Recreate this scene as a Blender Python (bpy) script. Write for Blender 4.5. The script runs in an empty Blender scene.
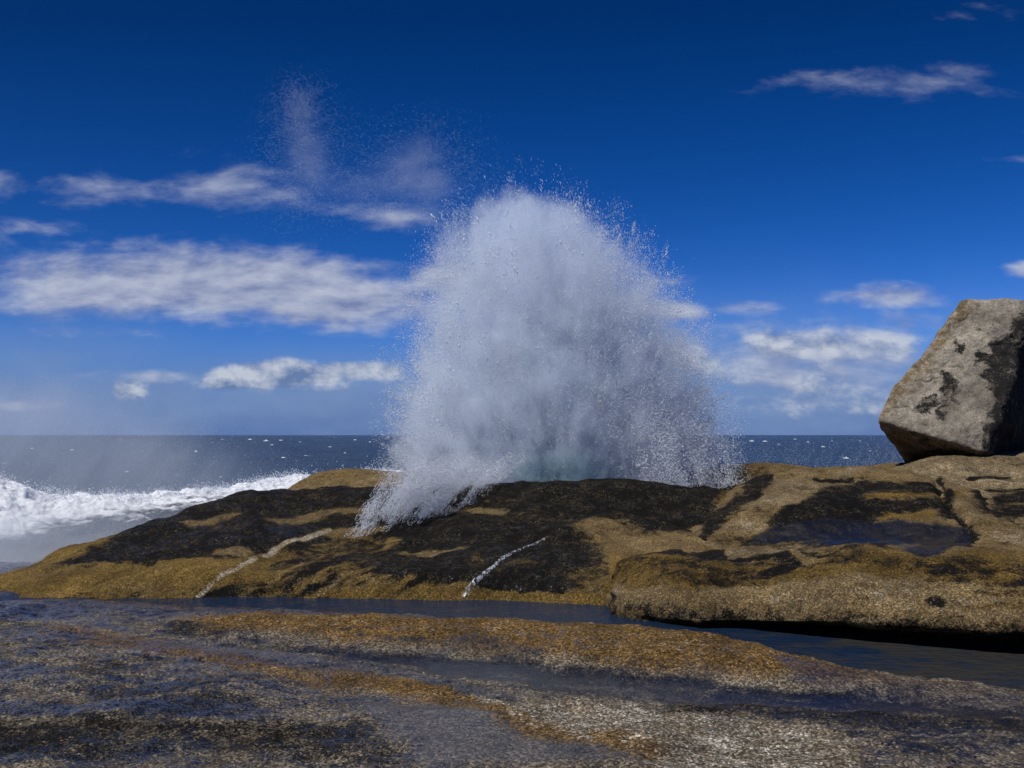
import bpy, bmesh, math
import numpy as np
from math import radians as R
rng = np.random.default_rng(11)
sc = bpy.context.scene
col = sc.collection

# ------------------------------------------------------------------ camera
F, H = 850.0, 2.2                       # focal length in pixels of a 1024 wide frame, eye height
TH = math.atan(51 / F)
RT, UP, FW = np.array([1, 0, 0.]), np.array([0, -math.sin(TH), math.cos(TH)]), np.array([0, math.cos(TH), math.sin(TH)])
cam = bpy.data.cameras.new('camera'); cam.sensor_width = 36; cam.lens = 36 * F / 1024
cam.clip_start = 0.05; cam.clip_end = 120000
cob = bpy.data.objects.new('camera', cam); col.objects.link(cob)
cob.location = (0, 0, H); cob.rotation_euler = (R(90) + TH, 0, 0); sc.camera = cob

def at(px, py, Y):
    px, py, Y = np.broadcast_arrays(np.asarray(px, float), np.asarray(py, float), np.asarray(Y, float))
    d = RT * ((px - 512) / F)[..., None] + UP * ((384 - py) / F)[..., None] + FW
    return d * (Y / d[..., 1])[..., None] + np.array([0, 0, H])

def plane_Y(px, py, z):
    d = RT * ((np.asarray(px, float) - 512) / F)[..., None] + UP * ((384 - np.asarray(py, float)) / F)[..., None] + FW
    return (z - H) / d[..., 2] * d[..., 1]

# ------------------------------------------------------------------ numpy noise
_perm = np.random.default_rng(5).permutation(4096)
_grad = np.random.default_rng(6).normal(size=(4096, 3)); _grad /= np.linalg.norm(_grad, axis=1)[:, None]
def perlin(p):
    i = np.floor(p).astype(np.int64); f = p - i
    u = f * f * f * (f * (f * 6 - 15) + 10)
    out = 0
    for dx in (0, 1):
        for dy in (0, 1):
            for dz in (0, 1):
                h = _perm[(_perm[(_perm[(i[..., 0] + dx) & 4095] + i[..., 1] + dy) & 4095] + i[..., 2] + dz) & 4095]
                g = _grad[h]
                dot = g[..., 0] * (f[..., 0] - dx) + g[..., 1] * (f[..., 1] - dy) + g[..., 2] * (f[..., 2] - dz)
                w = (u[..., 0] if dx else 1 - u[..., 0]) * (u[..., 1] if dy else 1 - u[..., 1]) * (u[..., 2] if dz else 1 - u[..., 2])
                out = out + w * dot
    return out
def fbm(p, octv=4, gain=.5, lac=2.03):
    a, s, o = 1., 0, p
    for k in range(octv):
        s = s + a * perlin(o + 17.3 * k); o = o * lac; a *= gain
    return s
def sstep(a, b, x):
    t = np.clip((x - a) / (b - a), 0, 1); return t * t * (3 - 2 * t)

# ------------------------------------------------------------------ mesh helpers
def link(name, me, mat=None, parent=None):
    o = bpy.data.objects.new(name, me); col.objects.link(o)
    if mat: me.materials.append(mat)
    if parent: o.parent = parent
    return o
def props(o, label=None, cat=None, group=None, kind=None):
    if label: o['label'] = label
    if cat: o['category'] = cat
    if group: o['group'] = group
    if kind: o['kind'] = kind
    return o
def raw_mesh(name, verts, faces, smooth=True):
    verts = np.ascontiguousarray(verts, np.float32).reshape(-1, 3); faces = np.ascontiguousarray(faces, np.int32)
    n, k = faces.shape
    me = bpy.data.meshes.new(name)
    me.vertices.add(len(verts)); me.vertices.foreach_set('co', verts.ravel())
    me.loops.add(n * k); me.loops.foreach_set('vertex_index', faces.ravel())
    me.polygons.add(n); me.polygons.foreach_set('loop_start', np.arange(n, dtype=np.int32) * k)
    me.polygons.foreach_set('use_smooth', np.full(n, smooth, bool))
    me.update(calc_edges=True); me.validate()
    return me
def grid_faces(nv, nu):
    i = np.arange(nv * nu).reshape(nv, nu)
    return np.stack([i[:-1, :-1], i[:-1, 1:], i[1:, 1:], i[1:, :-1]], -1).reshape(-1, 4)
def grid_normals(P):
    du = np.gradient(P, axis=1); dv = np.gradient(P, axis=0)
    n = np.cross(du, dv); return n / (np.linalg.norm(n, axis=-1, keepdims=True) + 1e-9)
def set_paint(me, rgba):
    a = me.attributes.new('paint', 'FLOAT_COLOR', 'POINT')
    a.data.foreach_set('color', np.ascontiguousarray(rgba, np.float32).reshape(-1, 4).ravel())

def pchip(x, y, q):
    """monotone cubic through (x, y[k, ...]) at q"""
    x = np.asarray(x, float); y = np.asarray(y, float); sh = (-1,) + (1,) * (y.ndim - 1)
    h = np.diff(x).reshape(sh); d = np.diff(y, axis=0) / h
    m = np.zeros_like(y); m[0], m[-1] = d[0], d[-1]
    a, b = d[:-1], d[1:]; w1, w2 = 2 * h[1:] + h[:-1], h[1:] + 2 * h[:-1]
    with np.errstate(all='ignore'):
        hm = (w1 + w2) / (w1 / a + w2 / b)
    m[1:-1] = np.where(a * b > 0, np.nan_to_num(hm), 0)
    k = np.clip(np.searchsorted(x, q) - 1, 0, len(x) - 2)
    hh = (x[k + 1] - x[k]); t = ((q - x[k]) / hh).reshape(sh); hh = hh.reshape(sh)
    return (y[k] * (2 * t**3 - 3 * t**2 + 1) + m[k] * hh * (t**3 - 2 * t**2 + t)
            + y[k + 1] * (-2 * t**3 + 3 * t**2) + m[k + 1] * hh * (t**3 - t**2))
def patch(cols, nu, nv, vw=None):
    """cols: {px: [(py, Y), ...]} -> px, py grids and points (nv, nu, 3)"""
    xs = np.array(sorted(cols), float)
    A = np.array([cols[int(x)] for x in xs], float)          # (c, r, 2)
    A = A.transpose(1, 0, 2)                                  # (r, c, 2)
    r = A.shape[0]
    vk = np.arange(r, dtype=float)
    if vw is None: vw = [1] * (r - 1)
    cum = np.concatenate([[0], np.cumsum(vw)]); q = np.interp(np.linspace(0, cum[-1], nv), cum, vk)
    B = pchip(vk, A, q)                                       # (nv, c, 2)
    u = np.linspace(xs[0], xs[-1], nu)
    G = pchip(xs, B.transpose(1, 0, 2), u).transpose(1, 0, 2) # (nv, nu, 2)
    PX = np.broadcast_to(u, G.shape[:2])
    return PX, G[..., 0], at(PX, G[..., 0], G[..., 1])

def seg_dist(X, Y, pts, ys):
    pts = np.array(pts, float); best = np.full(X.shape, 1e9); Yq = Y * ys
    for (x0, y0), (x1, y1) in zip(pts[:-1], pts[1:]):
        y0 *= ys; y1 *= ys
        dx, dy = x1 - x0, y1 - y0; L = dx * dx + dy * dy + 1e-9
        t = np.clip(((X - x0) * dx + (Yq - y0) * dy) / L, 0, 1)
        best = np.minimum(best, np.hypot(X - x0 - t * dx, Yq - y0 - t * dy))
    return best
def stroke(X, Y, pts, r, ys=3., soft=1.):
    return np.clip(.5 + (r - seg_dist(X, Y, pts, ys)) / (r * soft), 0, 1)
def poly(X, Y, pts, soft=8., ys=2.5):
    """soft-edged polygon mask"""
    p = np.array(pts, float); inside = np.zeros(X.shape, bool); j = len(p) - 1
    for i in range(len(p)):
        xi, yi, xj, yj = p[i, 0], p[i, 1], p[j, 0], p[j, 1]
        c = ((yi > Y) != (yj > Y)) & (X < (xj - xi) * (Y - yi) / (yj - yi + 1e-9) + xi)
        inside ^= c; j = i
    d = seg_dist(X, Y, list(pts) + [pts[0]], ys)
    return np.clip(.5 + np.where(inside, d, -d) / (2 * soft), 0, 1)
mx = np.maximum

# ------------------------------------------------------------------ node helpers
class NT:
    def __init__(s, nt): s.nt = nt; s.n = nt.nodes; s.l = nt.links
    def new(s, t, **kw):
        n = s.n.new(t)
        for k, v in kw.items(): setattr(n, k, v)
        return n
    def put(s, sock, v):
        if hasattr(v, 'is_output') or isinstance(v, bpy.types.NodeSocket): s.l.new(v, sock)
        elif v is not None: sock.default_value = v
    def math(s, op, a, b=None, c=None, clamp=False):
        n = s.new('ShaderNodeMath', operation=op, use_clamp=clamp)
        for i, v in enumerate((a, b, c)):
            if v is not None: s.put(n.inputs[i], v)
        return n.outputs[0]
    def vec(s, op, a, b=None, scale=None):
        n = s.new('ShaderNodeVectorMath', operation=op)
        s.put(n.inputs[0], a)
        if b is not None: s.put(n.inputs[1], b)
        if scale is not None: s.put(n.inputs['Scale'], scale)
        return n.outputs['Value'] if op in ('LENGTH', 'DOT_PRODUCT', 'DISTANCE') else n.outputs['Vector']
    def mix(s, f, a, b, blend='MIX'):
        n = s.new('ShaderNodeMix', data_type='RGBA', blend_type=blend)
        s.put(n.inputs[0], f)
        for i, v in ((6, a), (7, b)):
            s.put(n.inputs[i], (*v, 1) if isinstance(v, tuple) and len(v) == 3 else v)
        return n.outputs[2]
    def noise(s, vec, scale, detail=4, rough=.55, dist=0.):
        n = s.new('ShaderNodeTexNoise'); n.inputs['Scale'].default_value = scale; n.inputs['Detail'].default_value = detail
        n.inputs['Roughness'].default_value = rough; n.inputs['Distortion'].default_value = dist
        if vec is not None: s.l.new(vec, n.inputs['Vector'])
        return n.outputs[0]
    def ss(s, x, a, b, lo=0., hi=1.):
        n = s.new('ShaderNodeMapRange', interpolation_type='SMOOTHSTEP')
        s.put(n.inputs[0], x); n.inputs[1].default_value = a; n.inputs[2].default_value = b
        n.inputs[3].default_value = lo; n.inputs[4].default_value = hi
        return n.outputs[0]
    def lin(s, x, a, b, lo=0., hi=1.):
        n = s.new('ShaderNodeMapRange'); s.put(n.inputs[0], x)
        n.inputs[1].default_value = a; n.inputs[2].default_value = b; n.inputs[3].default_value = lo; n.inputs[4].default_value = hi
        return n.outputs[0]
    def sep(s, v):
        n = s.new('ShaderNodeSeparateXYZ'); s.l.new(v, n.inputs[0]); return n.outputs
    def comb(s, x, y, z):
        n = s.new('ShaderNodeCombineXYZ')
        for i, v in enumerate((x, y, z)): s.put(n.inputs[i], v)
        return n.outputs[0]
    def curve(s, x, pts):
        n = s.new('ShaderNodeFloatCurve'); s.put(n.inputs['Value'], x); c = n.mapping.curves[0]
        n.mapping.use_clip = False
        while len(c.points) < len(pts): c.points.new(.5, .5)
        for p, q in zip(c.points, pts): p.location = q; p.handle_type = 'AUTO'
        n.mapping.update(); return n.outputs[0]
    def bump(s, h, strength, dist, normal=None):
        n = s.new('ShaderNodeBump'); n.inputs['Strength'].default_value = strength; n.inputs['Distance'].default_value = dist
        s.l.new(h, n.inputs['Height'])
        if normal is not None: s.l.new(normal, n.inputs['Normal'])
        return n.outputs[0]
def new_mat(name):
    m = bpy.data.materials.new(name); m.use_nodes = True
    return m, NT(m.node_tree), m.node_tree.nodes['Principled BSDF']
def obj_coord(t): return t.new('ShaderNodeTexCoord').outputs['Object']

# ------------------------------------------------------------------ rock material
def rock_material(name, grain=1., tan=(.150, .108, .056), ochre=(.120, .076, .024), pale=(.33, .285, .21), dark=(.0055, .005, .0045), contrast=1., fa=1., brkf=1.7, sheen=.8, wlo=.3):
    m, t, b = new_mat(name)
    P = obj_coord(t)
    pa = t.new('ShaderNodeAttribute', attribute_name='paint')
    s = t.new('ShaderNodeSeparateColor'); t.l.new(pa.outputs['Color'], s.inputs[0])
    dk, wet, och, pal = s.outputs[0], s.outputs[1], s.outputs[2], pa.outputs['Alpha']
    big = t.noise(P, .9, 5, .6); mid = t.noise(P, 6.5, 5, .65); fine = t.noise(P, 46 * grain, 4, .7)
    vor = t.new('ShaderNodeTexVoronoi'); vor.inputs['Scale'].default_value = 66 * grain; t.l.new(P, vor.inputs['Vector'])
    vs = t.new('ShaderNodeSeparateColor'); t.l.new(vor.outputs['Color'], vs.inputs[0])
    brk = t.math('ADD', t.math('MULTIPLY', t.math('SUBTRACT', mid, .5), 1.9), t.math('MULTIPLY', t.math('SUBTRACT', fine, .5), brkf))
    brk2 = t.math('ADD', brk, t.math('MULTIPLY', t.math('SUBTRACT', big, .5), 1.1))
    D = t.ss(t.math('ADD', dk, brk2), .30, .70)
    W = t.ss(t.math('ADD', wet, t.math('MULTIPLY', brk, .8)), wlo, wlo + .4)
    O = t.ss(t.math('ADD', och, t.math('MULTIPLY', brk2, .8)), .15, .85)
    A = t.ss(t.math('ADD', pal, brk), .3, .8)
    c = t.mix(O, tan, ochre); c = t.mix(A, c, pale)
    rust = t.ss(t.noise(P, 2.6, 4, .6, .4), .52, .72)
    c = t.mix(t.math('MULTIPLY', rust, .45), c, (.085, .045, .018))
    spk = t.math('MULTIPLY', t.lin(fine, .3, .7, 1 - .6 * fa, 1 + .55 * fa), t.lin(t.math('POWER', vs.outputs[0], 2.), 0, 1, 1 - .45 * contrast, 1 + 1.1 * contrast))
    spk = t.math('MULTIPLY', spk, t.lin(mid, .3, .7, .72, 1.2))
    spk = t.math('MULTIPLY', spk, t.math('MULTIPLY', t.lin(t.noise(P, 1.7, 5, .65), .3, .7, .55, 1.3), t.lin(big, .3, .7, .75, 1.2)))
    c = t.vec('SCALE', c, scale=spk)
    flecks = t.ss(vs.outputs[1], .80, .92)                       # dark crystals
    c = t.mix(t.math('MULTIPLY', flecks, .55 * fa), c, (.03, .026, .02))
    dcol = t.mix(t.ss(t.noise(P, 14 * grain, 3, .6), .56, .72), dark, (.024, .018, .009))
    barn = t.math('MULTIPLY', t.ss(vs.outputs[2], .86, .93), t.ss(t.noise(P, 3.1, 3), .42, .6))     # barnacles and bare grains in the black film
    dcol = t.mix(t.math('MULTIPLY', barn, .6), dcol, (.17, .14, .09))
    c = t.mix(D, c, dcol)
    c = t.mix(t.math('MULTIPLY', W, .6), c, t.vec('SCALE', c, scale=.35))
    t.l.new(c, b.inputs['Base Color'])
    t.put(b.inputs['Roughness'], t.math('SUBTRACT', .85, t.math('MULTIPLY', W, .45)))
    t.put(b.inputs['Specular IOR Level'], t.lin(W, 0, 1, .07, .35))
    b.inputs['Coat IOR'].default_value = 1.33
    t.put(b.inputs['Coat Weight'], t.math('MULTIPLY', W, sheen)); t.put(b.inputs['Coat Roughness'], t.lin(fine, .3, .7, .04, .15))
    hgt = t.math('ADD', t.math('MULTIPLY', fine, .7), t.math('MULTIPLY', vor.outputs['Distance'], -.8))
    n0 = t.bump(mid, .5, .06)
    n1 = t.bump(hgt, .55 * (.4 + .6 * fa), .014 / grain, n0)
    t.l.new(n1, b.inputs['Normal'])
    n2 = t.bump(t.math('ADD', mid, t.math('MULTIPLY', t.math('ADD', fine, t.math('MULTIPLY', vor.outputs['Distance'], -.5)), .8)), .14, .05)
    t.l.new(n2, b.inputs['Coat Normal'])
    return m
M_rock = rock_material('wet granite', tan=(.175, .127, .066), ochre=(.135, .085, .022), contrast=.9, fa=.95, brkf=2.2, sheen=.6, wlo=.42)
M_ground = rock_material('wave-washed granite', grain=.9, fa=1.05, brkf=2.7, sheen=.85, tan=(.165, .138, .102), pale=(.36, .335, .285), ochre=(.140, .082, .026), contrast=1.3)

def displace(P, base=((1.1, .10, 4), (7., .028, 3)), aniso=(1, 1, 1)):
    N = grid_normals(P); q = P * np.array(aniso); off = 0
    for f, a, o in base: off = off + a * fbm(q * f, o)
    return P + N * off[..., None]
def warp(PX, PY, a=14, b=5, f=.02):
    q = np.stack([PX * f, PY * f * 2.5, np.zeros_like(PX)], -1)
    return PX + a * fbm(q, 4), PY + b * fbm(q + 31.7, 4)
def rock_patch(name, cols, nu, nv, paint, label, mat=M_rock, vw=None, base=((1.1, .10, 4), (7., .028, 3)), cat='rock', grooves=(), **kw):
    PX, PY, P = patch(cols, nu, nv, vw)
    X, Y = warp(PX, PY)
    rgba = paint(X, Y, P, PX, PY)
    P2 = displace(P, base)
    for pts, r, dep, ys in grooves:                               # joints and cracks cut into the slab
        X2, Y2 = warp(PX, PY, 7, 3, .03); g = np.exp(-(seg_dist(X2, Y2, pts, ys) / r)**2)
        P2 = P2 - grid_normals(P) * (dep * g * (.7 + .5 * fbm(P * 2., 2)))[..., None] * np.sign(grid_normals(P)[..., 2:3] + .3)
    c = P2.reshape(-1, 3); o0 = c.mean(0); o0[2] = c[:, 2].min()
    me = raw_mesh(name, P2, grid_faces(nv, nu)); set_paint(me, np.stack([np.clip(k, -1, 2) for k in rgba], -1))
    return props(link(name, me, mat), label, cat, **kw)

# ------------------------------------------------------------------ left dark dome
def colA(base, ridge, Yr, f=.45, low=34):
    """column of the dome: hidden foot, water line, face, shoulder, upper slope, ridge, back"""
    Yb = float(plane_Y(512, base, 0.))
    up = base - ridge
    y1, y2, y3 = base - up * .22, base - up * .42, base - up * .72
    return [(base + 22, Yb - .15), (base, Yb + .05), (y1, Yb + .35), (y2, Yb + (Yr - Yb) * .28), (y3, Yb + (Yr - Yb) * .62),
            (ridge, Yr), (ridge + 12, Yr + 1.6), (ridge + 70, Yr + 3.2), (ridge + 190, Yr + 4)]
A = {-400: colA(604, 600, 13.0), -150: colA(600, 592, 13.2), 0: colA(597, 571, 13.8), 60: colA(597, 553, 14.4), 110: colA(597, 538, 15.0), 160: colA(596, 520, 15.6),
     200: colA(596, 506, 16.2), 240: colA(596, 495, 16.9), 280: colA(596, 489, 17.5), 340: colA(597, 485, 17.8), 400: colA(597, 486, 17.6),
     500: colA(599, 486, 17.0), 560: colA(602, 484, 16.9), 615: colA(606, 484, 17.0), 660: colA(603, 486, 17.1), 720: colA(590, 489, 17.1), 760: colA(584, 500, 16.9), 800: colA(580, 540, 16.5)}
def paintA(X, Y, P, PX, PY):
    dk = np.full(X.shape, .1); wet = np.full(X.shape, .25); och = np.full(X.shape, .75); pal = np.full(X.shape, -.1); wet = wet + .1
    body = poly(X, Y, [(40, 575), (110, 540), (200, 495), (320, 470), (560, 470), (720, 470), (715, 520), (690, 535), (560, 545), (440, 545),
                       (345, 530), (310, 545), (255, 553), (215, 562), (160, 566), (90, 566)], 7)
    lf = sstep(420, 240, X); dk = mx(dk, body * .95); wet = mx(wet * .4, body * (.16 + .22 * lf))
    st = fbm(np.stack([X * .012, Y * .12, X * 0], -1), 4); dk = dk + .35 * st * (1 - lf) + .30 * fbm(np.stack([X * .03, Y * .10, X * 0 + 6], -1), 3) * lf; wet = wet + .5 * np.clip(st, 0, 1) * body
    # dark washed tongue under the blowhole and the streaky foot
    t1 = poly(X, Y, [(330, 555), (420, 535), (520, 540), (612, 545), (616, 596), (560, 593), (500, 590), (420, 580), (370, 572)], 6)
    dk = mx(dk, t1 * .95); wet = mx(wet, t1 * .35)
    band = stroke(X, Y, [(230, 600), (255, 580), (320, 552), (360, 545)], 30, 2.)
    dk = mx(dk, band * .62)
    for k in range(7):                                            # slanting runnels
        x0 = 245 + k * 24
        dk = mx(dk, stroke(X, Y, [(x0, 602), (x0 + 22, 585), (x0 + 60, 565), (x0 + 120, 548)], 7, 2.) * (.75 if k % 2 else .5))
    sl = fbm(np.stack([(Y + .42 * X) * .085, (X - 2.4 * Y) * .006, X * 0], -1), 4); dk = dk + .55 * sl * sstep(545, 565, Y)
    # golden foot
    for pts, r, a in (([(-60, 596), (20, 586), (100, 580), (170, 577), (240, 570)], 26, .95), ([(330, 592), (440, 594), (540, 598)], 16, .45), ([(585, 600), (606, 580)], 22, .6)):
        s = stroke(X, Y, pts, r, 2.6); dk = dk * (1 - s * a); och = mx(och, s)
    dk = dk + .5 * np.clip(sl, -.2, 1) * sstep(550, 570, Y)
    for pts, r in (([(280, 520), (330, 510), (360, 512)], 14), ([(190, 520), (240, 512)], 8), ([(330, 531), (380, 528)], 12), ([(440, 507), (500, 511)], 9),
                   ([(600, 528), (640, 542), (690, 542)], 26), ([(400, 549), (455, 549)], 9), ([(225, 552), (240, 550)], 12), ([(640, 550), (700, 545)], 40)):
        s = stroke(X, Y, pts, r, 3.); dk = dk * (1 - s * .75); och = och * (1 - .35 * s)
    v = stroke(PX + .3 * (X - PX), PY + .3 * (Y - PY), [(199, 597), (213, 580), (245, 562), (290, 540), (330, 528)], 2.8, 1.6)   # pale runnel
    vn = np.clip(.55 + 1.2 * fbm(np.stack([PX * .05, PY * .12, PX * 0], -1), 3), 0, 1); pal = mx(pal, v * (.62 + .15 * vn)); och = mx(och, v * .5); dk = dk * (1 - v)
    for pts in ([(312, 597), (330, 580), (352, 571)], [(268, 580), (300, 560)], ):
        v = stroke(X, Y, pts, 3.5, 1.6); pal = mx(pal, v * .35); dk = dk * (1 - v * .6)
    return dk, wet, och, pal
dome = rock_patch('rock_ledge', A, 1150, 420, paintA, 'broad low black wet rock with golden brown foot, lying under the spray',
                  vw=[.4, 1.2, 1.6, 1.6, 1.5, 1.2, .5, .3], base=((.55, .20, 4), (2.6, .04, 3), (9., .010, 3)))

# ------------------------------------------------------------------ right golden ledge
def colB(base, lip, top, ter, mid, ridge, Yt, Ym, Yr, uc=1.):
    Yb = float(plane_Y(512, base, 0.))
    return [(base + 14, Yb + .05 + .7 * uc), (base - 6 * uc, Yb + .04 + .58 * uc), (lip, Yb + .05 - .07 * uc), ((lip * .6 + top * .4), Yb + .14), (top + 2, Yb + .85), (top - 9, Yt),
            (ter, Yt + (Ym - Yt) * .5), (mid, Ym), (ridge, Yr), (ridge + 20, Yr + 2.), (ridge + 120, Yr + 4)]
B = {604: colB(603, 599, 594, 588, 580, 570, 12.2, 13.0, 13.6, 0),
     611: colB(612, 607, 586, 576, 567, 560, 11.6, 13.0, 14.0, 0),
     619: colB(615, 609, 572, 562, 555, 550, 11.7, 13.4, 14.6, 0),
     660: colB(621, 616, 563, 553, 543, 534, 11.8, 13.8, 15.4, .1),
     700: colB(626, 619, 560, 549, 529, 515, 11.7, 14.4, 16.2, .35),
     735: colB(627, 620, 558, 547, 511, 492, 11.6, 15.0, 17.0, .45),
     770: colB(630, 621, 557, 545, 500, 475, 11.5, 15.2, 17.6),
     830: colB(636, 621, 555, 543, 500, 472, 11.4, 15.2, 17.8),
     880: colB(640, 623, 555, 543, 500, 471, 11.3, 15.2, 18.0),
     940: colB(646, 627, 556, 544, 506, 477, 11.2, 15.0, 17.6),
     1024: colB(653, 633, 560, 550, 520, 498, 11.0, 14.6, 16.6),
     1180: colB(666, 642, 566, 556, 530, 508, 10.8, 14.3, 16.0),
     1400: colB(684, 640, 572, 562, 540, 520, 10.6, 14.0, 15.6)}
def paintB(X, Y, P, PX, PY):
    dk = np.full(X.shape, .02); wet = np.full(X.shape, .22); och = np.full(X.shape, .42); pal = np.full(X.shape, .06)
    p1 = poly(X, Y, [(822, 487), (870, 482), (935, 486), (958, 502), (960, 515), (930, 522), (880, 515), (860, 525), (800, 528), (770, 522)], 6)
    dk = mx(dk, p1)
    p2 = poly(X, Y, [(745, 541), (775, 524), (860, 518), (930, 520), (985, 532), (975, 548), (930, 553), (860, 545), (800, 545)], 6)
    dk = mx(dk, p2 * .95); wet = mx(wet, p2 * .9)
    for pts, r, a in (([(905, 494), (950, 497)], 14, .0), ([(872, 494), (930, 498)], 10, .8), ([(885, 516), (925, 517)], 14, .95)):
        s = stroke(X, Y, pts, r, 2.5); dk = dk * (1 - a * s); och = mx(och, s * .9)
    c1 = stroke(X, Y, [(1030, 485), (1000, 500), (1030, 510)], 22, 1.6); dk = mx(dk, c1)
    # dark terrace crevice line and top of the bulge
    s = stroke(X, Y, [(625, 557), (690, 552), (760, 549), (810, 552), (840, 555)], 12, 3.); dk = mx(dk, s * .95); wet = mx(wet, s * .25)
    s = stroke(X, Y, [(765, 569), (790, 561)], 9, 2.); dk = mx(dk, s)
    s = stroke(X, Y, [(735, 548), (790, 549), (840, 553), (900, 549), (920, 545)], 5, 3.); dk = dk * (1 - .9 * s); pal = mx(pal, s * .3)
    g = stroke(X, Y, [(640, 572), (760, 566), (880, 562), (1040, 570)], 42, 3.); och = mx(och, g * 1.15); dk = mx(dk, g * .38)
    st = fbm(np.stack([X * .009, (Y - .02 * X) * .10, X * 0], -1), 4); dk = dk + .12 + .5 * st; och = och + .3 * st
    for pts, r, a in (([(640, 592), (700, 600), (760, 596), (860, 600), (960, 592), (1040, 604)], 62, .20),):
        s = stroke(X, Y, pts, r, 3.); pal = mx(pal, s * a)
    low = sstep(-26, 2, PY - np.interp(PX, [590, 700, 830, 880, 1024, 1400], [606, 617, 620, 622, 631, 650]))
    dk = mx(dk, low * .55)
    lf = poly(X, Y, [(600, 548), (690, 530), (720, 545), (690, 556), (620, 562)], 8); wet = mx(wet, lf * .22); dk = mx(dk, lf * .4)
    fl = poly(X, Y, [(690, 545), (765, 475), (880, 470), (820, 490), (770, 525), (735, 545)], 8); pal = mx(pal, fl * .30)
    cr = stroke(X, Y, [(612, 568), (610, 580), (611, 612)], 2.4, .5); dk = mx(dk, cr * .8)
    s = stroke(X, Y, [(930, 600), (938, 602)], 7, 1.5); dk = mx(dk, s)
    cr = stroke(X, Y, [(820, 478), (850, 481)], 7, 2.4); dk = mx(dk, cr * .9)
    cr = stroke(X, Y, [(764, 474), (745, 492), (722, 512), (700, 536)], 8, 1.); dk = mx(dk, cr * .9)
    cr = stroke(X, Y, [(938, 486), (948, 502), (960, 516), (974, 532)], 5, 1.); dk = mx(dk, cr)
    return dk, wet, och, pal
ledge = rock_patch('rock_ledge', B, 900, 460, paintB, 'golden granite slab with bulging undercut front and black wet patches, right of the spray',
                   vw=[.4, 1., 1.6, 2.2, 1.2, 1.2, 1.4, 1.4, .5, .3], base=((.6, .16, 4), (2.6, .035, 3), (9., .010, 3)),
                   grooves=[([(938, 484), (948, 502), (960, 516), (978, 536)], 5, .22, 1.), ([(690, 551), (760, 553), (840, 557), (960, 553)], 6, .10, 2.5), ([(820, 478), (850, 480)], 6, .12, 2.), ([(745, 546), (800, 549), (900, 548)], 5, -.05, 2.5),
                            ([(800, 610), (812, 575), (806, 560)], 5, .05, 1.), ([(700, 618), (690, 590), (700, 566)], 6, .06, 1.)])

# ------------------------------------------------------------------ pale dome that carries the boulder
def colC(y0, Y0, y1, Y1, y2, Y2, ridge, Yr):
    return [(y0 + 30, Y0 - .3), (y0, Y0), (y1, Y1), (y2, Y2), (ridge, Yr), (ridge + 8, Yr + 2.5), (ridge + 60, Yr + 4.5), (ridge + 160, Yr + 6)]
Cc = {862: colC(505, 19.0, 496, 19.2, 488, 19.4, 482, 19.8),
      880: colC(500, 17.8, 486, 18.4, 478, 18.9, 474, 19.6),
      900: colC(505, 16.6, 488, 17.5, 474, 18.3, 465, 19.3),
      930: colC(515, 15.4, 496, 16.4, 472, 17.6, 458, 19.0),
      960: colC(535, 14.2, 505, 15.6, 473, 17.3, 455, 18.8),
      990: colC(552, 13.2, 512, 15.0, 474, 17.2, 454, 18.8),
      1040: colC(562, 12.6, 516, 14.8, 476, 17.0, 453, 18.8),
      1180: colC(568, 12.4, 520, 14.6, 478, 16.8, 456, 18.8),
      1400: colC(575, 12.2, 525, 14.4, 482, 16.6, 462, 18.6)}
def paintC(X, Y, P, PX, PY):
    dk = np.full(X.shape, -.02); wet = np.zeros(X.shape); och = np.full(X.shape, .12); pal = np.full(X.shape, .3)
    for pts, r, a in (([(975, 478), (1005, 477)], 5, .9), ([(990, 491), (1012, 489)], 5, .8), ([(1005, 500), (1040, 492)], 14, .95), ([(1010, 510), (1060, 505)], 14, .95),
                      ([(905, 462), (960, 457), (1040, 459)], 12, .3)):
        s = stroke(X, Y, pts, r, 2.2); dk = mx(dk, s * a)
    cr = stroke(X, Y, [(938, 484), (948, 502), (960, 516), (978, 536)], 6, 1.); dk = mx(dk, cr)
    return dk, wet, och, pal
domeR = rock_patch('rock_dome', Cc, 560, 300, paintC, 'pale tan rounded granite dome directly under the big grey boulder', base=((.6, .12, 4), (2.8, .03, 3), (9., .010, 3)))

# ------------------------------------------------------------------ small rocks behind
def colD(base, ridge, Y, d=1.6):
    return [(base + 12, Y - d), (base, Y - d * .8), ((base + ridge) / 2, Y - d * .45), (ridge + 1.5, Y - .2), (ridge + .5, Y + .6), (ridge + 12, Y + 2.), (ridge + 60, Y + 2.6)]
def paintD(a):
    def f(X, Y, P, PX, PY):
        n = fbm(P * 1.3, 3)
        return np.full(X.shape, a) + .5 * n, np.full(X.shape, .15), np.full(X.shape, .45), np.full(X.shape, .12)
    return f
rock_patch('rock', {280: colD(500, 494, 21), 300: colD(495, 480, 21), 325: colD(490, 472, 21), 350: colD(490, 469, 21.2), 380: colD(490, 469.5, 21.2), 430: colD(490, 473, 21), 470: colD(495, 480, 20.8), 500: colD(505, 495, 20.6)},
           200, 90, paintD(.05), 'small tan rock hump behind the black rock, at the inner end of the white wave', base=((.8, .10, 3), (4., .04, 3)))
rock_patch('rock', {640: colD(505, 492, 20.5), 690: colD(495, 470, 20.6), 730: colD(492, 464.5, 20.8), 780: colD(490, 463, 21), 800: colD(490, 465.5, 21), 820: colD(492, 470, 21), 850: colD(500, 485, 21)},
           220, 90, paintD(.12), 'tan rock hump behind the golden slab, just right of the foot of the spray', base=((.8, .09, 3), (4., .04, 3)))
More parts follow.
